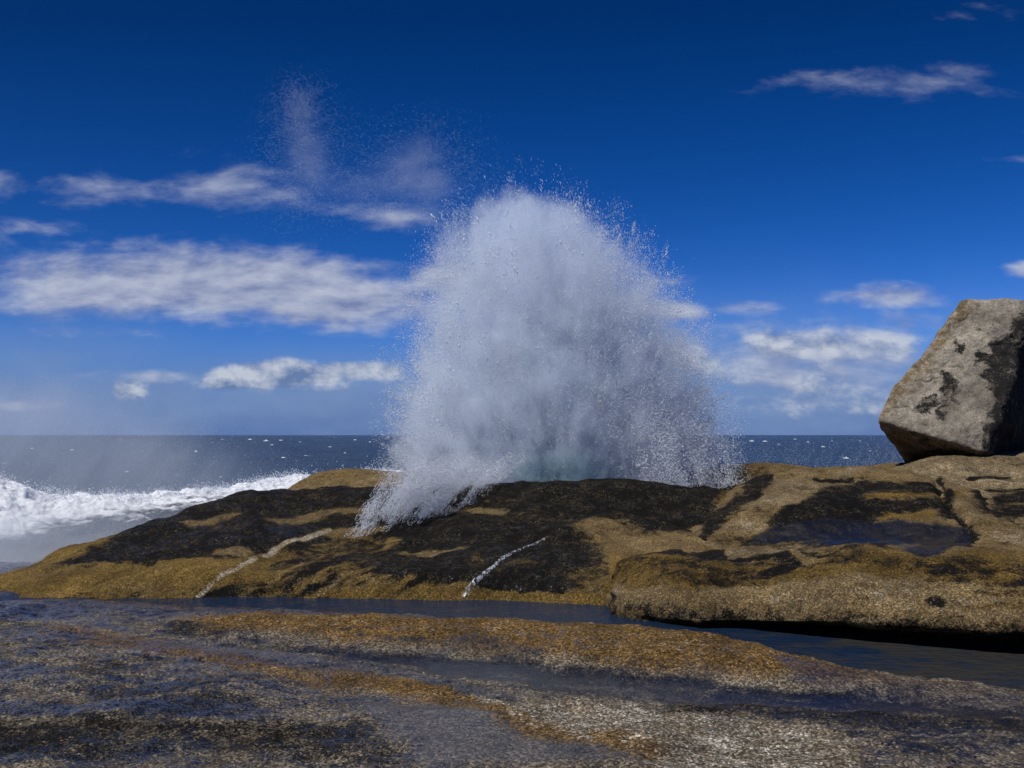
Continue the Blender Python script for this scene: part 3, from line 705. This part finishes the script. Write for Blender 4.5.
def jets(n, m, power, seed):
    g = np.random.default_rng(seed); E = envelope(g, n, power); D = E - JET
    E = JET + D * np.where(g.uniform(size=(n, 1)) < .12, g.uniform(1., 1.09, (n, 1)), g.uniform(.84, 1.03, (n, 1))); D = E - JET; L = np.linalg.norm(D, axis=1)[:, None, None]
    span = g.uniform(.015, .13, (n, 1, 1)); tt = 1 - span * g.exponential(.7, (n, m, 1)); tt = np.clip(tt, .12, 1.03)
    side = g.normal(0, 1, (n, m, 3)); wid = g.uniform(.012, .07, (n, 1, 1)) * (.6 + tt)
    P = JET + D[:, None] * tt + side * wid + np.array([0, 0, .5]) * (tt * (1 - tt)) * 1.2
    P[..., 0] -= .35 * (1 - tt[..., 0]) * 0
    ax = D[:, None] / L + np.array([-.1, 0, -.55]) * (tt - .5) + g.normal(0, .16, (n, m, 3))
    wt = g.uniform(.25, 1, (n, 1)); kp = g.uniform(size=(n, m)) < wt
    kp &= P[..., 2] > -.9
    size = .0016 + .0085 * g.beta(1.1, 5., (n, m)) * g.uniform(.6, 1.3, (n, 1))
    return P[kp], size[kp], ax[kp]
P1, s1, a1 = jets(2600, 70, .5, 3)
P2, s2, a2 = jets(8000, 70, .17, 4)
P3, s3_, a3 = jets(700, 14, .05, 5)
P4, s4_, a4 = jets(26000, 9, .3, 6)
P5, s5_, a5 = jets(900, 26, .22, 8); s5_ = s5_ * 2.1                      # heavier clots of water
# water falling back on the rock, left and right of the foot
def fall(n, x0, x1, y0, y1, Ya, Yb, lean, seed):
    g = np.random.default_rng(seed); u = g.uniform(size=n * 4); hgt = g.beta(1.2, 1.8, n * 4)
    px = x0[0] + (x0[1] - x0[0]) * u + lean * (1 - hgt); top = y0; bot = np.interp(px, *y1)
    py = bot + (top - bot) * hgt; Y = np.interp(bot, Ya, Yb) + g.uniform(-.3, 1.2, n * 4)
    p = at(px, py, Y)
    s = fbm(np.stack([(px - lean * (1 - hgt)) * .06, py * .012, Y * .6], -1), 4) + .6 * fbm(p * 2.2, 3)
    edge = np.sin(np.pi * np.clip(u, 0, 1))**.8 * (1 - .5 * hgt)
    kp = g.uniform(size=n * 4) < np.clip(.45 + 1.6 * s, 0, 1) * edge
    p = p[kp][:n]
    ax = np.broadcast_to(np.array([lean * .013, 0, -1.]), p.shape) + g.normal(0, .15, p.shape)
    return p - O, .002 + .007 * g.beta(1.1, 5, len(p)), ax
f1 = fall(50000, (398, 540), None, 452, ([330, 360, 400, 440, 480, 520, 560], [540, 537, 529, 518, 504, 494, 487]), [485, 500, 518, 540], [17.4, 16.6, 15.4, 14.2], -58, 7)
f2 = fall(12000, (610, 745), None, 400, ([600, 640, 680, 740], [490, 499, 500, 484]), [480, 500], [17.6, 17.2], 12, 8)
PP = np.concatenate([P1, P2, P3, P4, P5, f1[0], f2[0]]); ss_ = np.concatenate([s1, s2, s3_, s4_, s5_, f1[1], f2[1]]); aa = np.concatenate([a1, a2, a3, a4, a5, f1[2], f2[2]])
ploc('drops', drops_mesh('drops', PP, ss_, aa, rng.uniform(1.8, 5.5, len(PP))), M_drop, kind='stuff')

# thin veil of drops drifting off the top of the plume
def drift():
    g = np.random.default_rng(9); out = []
    blobs = [((300, 95), 20, 16, 1400), ((303, 130), 28, 30, 3600), ((312, 175), 38, 32, 3600), ((345, 195), 60, 24, 2600), ((395, 165), 46, 34, 2300), ((425, 140), 36, 26, 1000), ((420, 185), 60, 26, 3600), ((455, 170), 26, 30, 1400), ((285, 170), 22, 60, 1300)]
    for (cx, cy), rx, ry, n in blobs:
        n = int(n * 1.5); px = cx + rx * .74 * g.normal(size=n * 3); py = cy + ry * .74 * g.normal(size=n * 3)
        s = fbm(np.stack([px * .05, py * .10 + px * .03, px * 0], -1), 3)
        k = g.uniform(size=n * 3) < np.clip(.5 + .8 * s, 0, 1)
        px, py = px[k][:n], py[k][:n]
        out.append(at(px, py, g.uniform(19.6, 21.6, len(px))))
    P = np.concatenate(out); ax = np.broadcast_to(np.array([1., 0, -.35]), P.shape) + g.normal(0, .25, P.shape)
    return P, .0006 + .0016 * g.beta(1.3, 4, len(P)), ax
P, s, ax = drift()
o = link('drifting_spray', fine_mesh('drifting_spray', P, s, ax, rng.uniform(4, 13., len(P))), M_drop)
props(o, 'thin veil of fine drops drifting in the blue sky above and left of the plume', 'spray', kind='stuff')

fr = [at(px, py, 19.6) for px, py in ((262, 215), (252, 140), (268, 70), (322, 66), (350, 125), (420, 88), (470, 120), (478, 205), (420, 225), (330, 228))]
M_drift, t, vol = volume_material('drift mist', .3)
Pn = t.new('ShaderNodeNewGeometry').outputs['Position']; acc = None
for px, py, rx, ry, a_ in ((300, 110, 24, 40, .8), (308, 160, 34, 42, 1.), (350, 190, 55, 26, .7), (405, 172, 50, 40, .8), (425, 150, 34, 36, .5), (435, 190, 40, 24, .8)):
    c_ = at(px, py, 20.7); k_ = 20.7 / F
    q_ = t.vec('MULTIPLY', t.vec('SUBTRACT', Pn, tuple(c_)), (1 / (rx * k_ * .72), 1 / .75, 1 / (ry * k_ * .72)))
    g_ = t.math('MULTIPLY', t.math('POWER', 2.718, t.math('MULTIPLY', t.vec('DOT_PRODUCT', q_, q_), -1.)), a_)
    acc = g_ if acc is None else t.math('ADD', acc, g_)
st = t.noise(t.vec('MULTIPLY', Pn, (1.6, 1., 5.)), 1., 4, .65, .4)
t.put(vol.inputs['Density'], t.math('MULTIPLY', t.math('MULTIPLY', t.ss(acc, .12, .9), acc), t.lin(st, .3, .7, .02, .30)))
child_mist = link('mist', box_mesh('mist', fr, [p + np.array([0., 2.3, 0.]) for p in fr]), M_drift, o)

# ------------------------------------------------------------------ wind-blown mist over the left shore
fr = [at(px, py, Y) for px, py, Y in ((-330, 600, 13.4), (-330, 476, 14.), (0, 486, 14.8), (110, 493, 16.), (220, 486, 17.2), (330, 474, 18.6), (372, 472, 18.8), (372, 487, 18.8), (330, 490, 18.4), (280, 495, 17.9), (240, 502, 17.3), (200, 512, 16.7), (160, 526, 16.1), (110, 544, 15.3), (60, 560, 14.7), (0, 582, 14.0))]
bk = [p + np.array([-3.6, 5.2, .25 if k in (1, 2, 3, 4, 5, 6) else -.8]) for k, p in enumerate(fr)]
M_veil, t, vol = volume_material('drifting mist', .25)
Pn = t.new('ShaderNodeNewGeometry').outputs['Position']; x, y, z = t.sep(Pn)
sN = t.math('ADD', t.math('MULTIPLY', t.math('ADD', x, 6.), -.65), t.math('MULTIPLY', t.math('SUBTRACT', y, 16.), .76))       # away from the rock
aN = t.math('ADD', t.math('MULTIPLY', t.math('ADD', x, 6.), .76), t.math('MULTIPLY', t.math('SUBTRACT', y, 16.), .65))        # along the rock
st = t.noise(t.comb(t.math('MULTIPLY', aN, .5), t.math('MULTIPLY', sN, .5), t.math('MULTIPLY', z, 2.2)), 1., 5, .62)
dn = t.math('MULTIPLY', t.math('MULTIPLY', t.ss(sN, -.3, .9), t.ss(sN, 6., 3.6)), t.math('MULTIPLY', t.ss(aN, 3.2, -3.5, .05, 1.), t.ss(aN, 3.6, 2.2)))
dn = t.math('MULTIPLY', t.math('MULTIPLY', dn, t.ss(z, 1.15, -.1)), t.lin(st, .32, .66, .25, 1.5))
t.put(vol.inputs['Density'], t.math('MULTIPLY', dn, .36))
t.put(vol.inputs['Color'], (.86, .92, 1., 1.))
props(link('mist', box_mesh('mist', fr, bk), M_veil), 'pale wind-blown mist lying over the water behind the black rock on the left', 'mist', kind='stuff')

# spray blown off the wave, hanging behind its crest
fr = [at(px, py, 44.) for px, py in ((-330, 520), (-330, 300), (0, 318), (150, 360), (290, 405), (380, 440), (400, 480), (300, 492))]
bk = [p + np.array([0., 11., 0.]) for p in fr]
M_high, t, vol = volume_material('high mist', .3)
Pn = t.new('ShaderNodeNewGeometry').outputs['Position']; x, y, z = t.sep(Pn)
q_ = t.comb(t.math('ADD', t.math('MULTIPLY', x, .55), t.math('MULTIPLY', z, -.36)), t.math('MULTIPLY', y, .12), t.math('ADD', t.math('MULTIPLY', z, .09), t.math('MULTIPLY', x, .05)))
st = t.noise(q_, 1.6, 5, .62); bl = t.noise(Pn, .16, 4, .55)
edge_ = t.math('ADD', t.lin(x, -27., -8.5, 6.6, .4), t.lin(bl, .3, .7, -1.4, 1.4))
dn = t.math('MULTIPLY', t.ss(t.math('SUBTRACT', edge_, z), -.2, 5.2), t.math('MULTIPLY', t.ss(x, -6., -24., 0., 1.), t.lin(st, .32, .68, .45, 1.5)))
dn = t.math('MULTIPLY', dn, t.math('MULTIPLY', t.ss(y, 44., 47.), t.ss(y, 55., 52.)))
t.put(vol.inputs['Density'], t.math('MULTIPLY', dn, .095)); t.put(vol.inputs['Color'], (.86, .92, 1., 1.))
props(link('mist', box_mesh('mist', fr, bk), M_high), 'thin haze of blown spray hanging over the sea behind the wave crest', 'mist', kind='stuff')

def veil(n, X0, X1, top, bot, Ya, Yb, seed, lean, fade):
    g = np.random.default_rng(seed); k = n * 4
    px = g.uniform(X0, X1, k); h = g.beta(1.0, 2.4, k); py = np.interp(px, *bot) + (np.interp(px, *top) - np.interp(px, *bot)) * h
    a = px + lean * (py - 450)
    st = .55 * fbm(np.stack([a * .16, py * .012, px * 0], -1), 3) + .6 * fbm(np.stack([px * .010, py * .02, px * 0 + 4], -1), 3)
    kp = g.uniform(size=k) < np.clip(.42 + .9 * st, 0, 1) * np.interp(px, *fade)
    px, py = px[kp][:n], py[kp][:n]; m = len(px)
    return at(px, py, g.uniform(Ya, Yb, m)), .0007 + .0016 * g.beta(1.3, 4, m), np.array([lean, 0, 1.]) + g.normal(0, .12, (m, 3)), g.uniform(5, 16, m)
P, q, ax, stc = veil(110000, -260, 345, ([-260, 0, 120, 260, 345], [330, 345, 385, 425, 455]), ([-260, 0, 60, 160, 240, 345], [590, 588, 570, 540, 520, 505]), 18.4, 22., 31, .55, ([-260, 0, 90, 200, 345], [1, .9, .75, .4, .0]))
props(link('windblown_spray', fine_mesh('windblown_spray', P, q, ax, stc), M_drop), 'slanting streaks of fine spray over the wave on the left', 'spray', kind='stuff')
P, q, ax, stc = veil(8000, 715, 905, ([715, 800, 905], [425, 436, 428]), ([715, 905], [470, 466]), 21., 23., 32, .6, ([715, 750, 800, 905], [.9, .4, .5, .9]))
props(link('windblown_spray', fine_mesh('windblown_spray', P, q, ax, stc), M_drop), 'faint fine spray in front of the sea between plume and boulder', 'spray', kind='stuff')

# ------------------------------------------------------------------ white trickle running down the black rock
def drape_line(pts):
    """points on the front of the black rock under given sight lines"""
    from mathutils.bvhtree import BVHTree
    from mathutils import Vector
    bv = BVHTree.FromObject(dome, bpy.context.evaluated_depsgraph_get()); out = []
    for px, py in pts:
        d = at(px, py, 10.) - np.array([0, 0, H]); h = bv.ray_cast(Vector((0, 0, H)), Vector(d).normalized())
        out.append((h[0], h[1]) if h[0] else None)
    return [o for o in out if o]
ctrl = [(548, 537), (535, 544), (522, 549), (512, 553), (503, 558), (493, 567), (484, 574), (476, 581), (469, 589), (464, 598)]
cx_ = np.interp(np.linspace(0, 9, 90), range(10), [c[0] for c in ctrl]); cy_ = np.interp(np.linspace(0, 9, 90), range(10), [c[1] for c in ctrl])
cx_ = cx_ + 1.6 * perlin(np.stack([np.linspace(0, 14, 90)] * 3, -1))
line = drape_line(list(zip(cx_, cy_)))
vs, nrm = [], []
for k, (p, n_) in enumerate(line):
    p = np.array(p); n_ = np.array(n_); q0 = np.array(line[max(k - 1, 0)][0]); q1 = np.array(line[min(k + 1, len(line) - 1)][0])
    tg = q1 - q0; tg /= np.linalg.norm(tg) + 1e-9; sd = np.cross(tg, n_); sd /= np.linalg.norm(sd) + 1e-9
    wdt = .018 + .022 * (k / 90) + .016 * abs(perlin(np.array([[k * .31, .5, 2.]]))[0]) * 2
    for q in np.linspace(-1, 1, 7):
        vs.append(p + sd * wdt * q + n_ * (.012 * (1 - q * q) + .006 + .012 * perlin(np.array([[k * .5, q * 2, .3]]))[0]))
M_trk, t, b = new_mat('trickle'); b.inputs['Base Color'].default_value = (.50, .53, .58, 1); b.inputs['Roughness'].default_value = .3
Pn = obj_coord(t); t.put(b.inputs['Alpha'], t.ss(t.noise(t.vec('MULTIPLY', Pn, (30., 12., 12.)), 1., 4, .7), .42, .66, .0, .85))
props(link('water_trickle', raw_mesh('water_trickle', np.array(vs), grid_faces(len(line), 7)), M_trk), 'thin white trickle of water running down the black rock into the channel', 'water trickle')

# ------------------------------------------------------------------ light and sky
SUN_EL, SUN_AZ = 61., -118.            # azimuth measured to the right of the view direction
sun = bpy.data.lights.new('sun', 'SUN'); sun.energy = 4.1; sun.angle = R(.53); sun.color = (1., .97, .925)
so = bpy.data.objects.new('sun', sun); col.objects.link(so)
so.rotation_euler = (R(90 - SUN_EL), 0, R(180 - SUN_AZ - 0))
from mathutils import Vector
sd = Vector((math.sin(R(SUN_AZ)) * math.cos(R(SUN_EL)), math.cos(R(SUN_AZ)) * math.cos(R(SUN_EL)), math.sin(R(SUN_EL))))
so.rotation_euler = sd.to_track_quat('Z', 'Y').to_euler(); so.location = sd * 60

w = bpy.data.worlds.new('World'); sc.world = w; w.use_nodes = True
t = NT(w.node_tree); bg = t.n['Background']
sky = t.new('ShaderNodeTexSky', sky_type='NISHITA', sun_disc=False, sun_elevation=R(SUN_EL), sun_rotation=R(SUN_AZ), air_density=.7, dust_density=.2, ozone_density=5.)
hs = t.new('ShaderNodeHueSaturation'); hs.inputs['Saturation'].default_value = 1.34; hs.inputs['Value'].default_value = 1.; t.l.new(sky.outputs[0], hs.inputs['Color'])
SKYS = .07
D = t.new('ShaderNodeTexCoord').outputs['Generated']; x, y, z = t.sep(D)
ya = t.math('ADD', t.math('ABSOLUTE', y), .02)
U = t.math('DIVIDE', x, ya); V = t.math('DIVIDE', z, ya); UV = t.comb(U, V, 0.)
base = t.vec('MULTIPLY', hs.outputs[0], (.60, .74, 1.14))
base = t.vec('SCALE', base, scale=t.math('MULTIPLY', t.lin(V, .12, .50, 1.34, .66), t.lin(U, -.6, .6, .86, 1.10)))
def uv(px, py): d = at(px, py, 1.) - np.array([0, 0, H]); return float(d[0]), float(d[2])
def blobs(lst):
    acc = None
    for px, py, rx, ry, a in lst:
        rx *= 1.12; ry *= 1.2; a *= 1.06
        u0, v0 = uv(px, py)
        q = t.vec('MULTIPLY', t.vec('SUBTRACT', UV, (u0, v0, 0.)), (F / rx, F / ry, 0.))
        g = t.math('MULTIPLY', t.math('POWER', 2.718, t.math('MULTIPLY', t.vec('DOT_PRODUCT', q, q), -1.)), a)
        acc = g if acc is None else t.math('MAXIMUM', acc, g)
    return acc
S1 = blobs([(8, 192, 34, 16, .75), (115, 200, 75, 22, .66), (228, 192, 95, 26, .68), (50, 230, 100, 12, .62), (330, 212, 90, 12, .55), (405, 220, 65, 18, .7), (205, 286, 215, 34, 1.25), (330, 302, 130, 30, 1.1), (60, 278, 100, 16, .8), (470, 285, 110, 30, .8),
            (890, 92, 150, 24, .60), (985, 15, 70, 18, .45), (1005, 165, 55, 7, .55), (1020, 271, 34, 11, .85), (750, 310, 45, 10, .85), (880, 299, 90, 13, .8), (675, 313, 45, 11, .75), (655, 285, 40, 8, .6),
            (810, 358, 130, 42, .78), (720, 350, 60, 30, .6), (900, 330, 70, 20, .6), (120, 333, 110, 10, .5), (120, 377, 110, 9, .6), (25, 406, 50, 6, .7), (1180, 130, 150, 30, .8), (-150, 240, 160, 40, .9)])
S2 = blobs([(285, 376, 70, 14, 1.25), (228, 385, 34, 10, .9), (350, 372, 70, 10, .95), (138, 392, 20, 10, .95), (790, 346, 95, 20, .82), (880, 343, 80, 20, .7), (800, 388, 130, 34, .6), (900, 400, 120, 30, .6), (700, 362, 80, 24, .7), (1150, 370, 150, 40, .9), (-120, 395, 120, 22, .9)])
wv_ = t.vec('MULTIPLY', UV, (8., 22., 1.))
nA = t.noise(wv_, 1., 8, .58, .15); nA2 = t.noise(t.vec('MULTIPLY', UV, (26., 52., 1.)), 1., 5, .6, .3)
cu = t.vec('MULTIPLY', UV, (16., 26., 1.)); nB = t.noise(cu, 1., 8, .6, .15); nB2 = t.noise(t.vec('ADD', cu, (-.12, .34, 0.)), 1., 8, .6, .15)
nA3 = t.noise(t.vec('ADD', wv_, (-.08, .24, 0.)), 1., 8, .58, .15)
c1 = t.ss(t.math('ADD', S1, t.math('ADD', t.math('MULTIPLY', t.math('SUBTRACT', nA, .5), 1.5), t.math('MULTIPLY', t.math('SUBTRACT', nA2, .5), .5))), .34, 1.08)
c2 = t.ss(t.math('ADD', S2, t.math('MULTIPLY', t.math('SUBTRACT', nB, .5), 1.3)), .40, .90)
bank = t.math('MULTIPLY', t.ss(V, .0, .13, 1., 0.), t.lin(nA, .35, .65, .75, 1.15), clamp=True)
lit1 = t.math('ADD', .5, t.math('MULTIPLY', t.math('SUBTRACT', nA, nA3), 3.2), clamp=True)
lit2 = t.math('ADD', .5, t.math('MULTIPLY', t.math('SUBTRACT', nB, nB2), 4.), clamp=True)
k = 1 / SKYS
def K(c): return tuple(v * k for v in c)
col1 = t.mix(lit1, K((.19, .235, .42)), K((.50, .54, .65))); col2 = t.mix(lit2, K((.13, .20, .38)), K((.56, .60, .68)))
cc = t.mix(bank, base, K((.085, .165, .39)))
S3 = blobs([(800, 385, 150, 55, .9), (120, 402, 260, 26, .8), (330, 396, 170, 32, .8), (640, 380, 120, 55, .7), (60, 360, 130, 34, .45), (1000, 380, 120, 55, .75)])
cc = t.mix(t.math('MULTIPLY', S3, t.lin(nB, .3, .7, .55, 1.1), clamp=True), cc, K((.185, .275, .49)))
cc = t.mix(t.math('MULTIPLY', c1, t.lin(V, .19, .34, .93, .55)), cc, col1); cc = t.mix(t.math('MULTIPLY', c2, .85), cc, col2)
t.l.new(cc, bg.inputs[0]); bg.inputs[1].default_value = SKYS

# ------------------------------------------------------------------ render settings
sc.render.engine = 'CYCLES'
vs_ = sc.view_settings; sc.display_settings.display_device = 'sRGB'; vs_.view_transform = 'Standard'; vs_.look = 'None'; vs_.exposure = 0.; vs_.gamma = 1.; vs_.use_curve_mapping = False
cy = sc.cycles; cy.max_bounces = 8; cy.diffuse_bounces = 3; cy.glossy_bounces = 3; cy.transmission_bounces = 4; cy.volume_bounces = 6; cy.transparent_max_bounces = 8
cy.use_denoising = True; cy.volume_max_steps = 256; cy.use_adaptive_sampling = True; cy.adaptive_threshold = .02
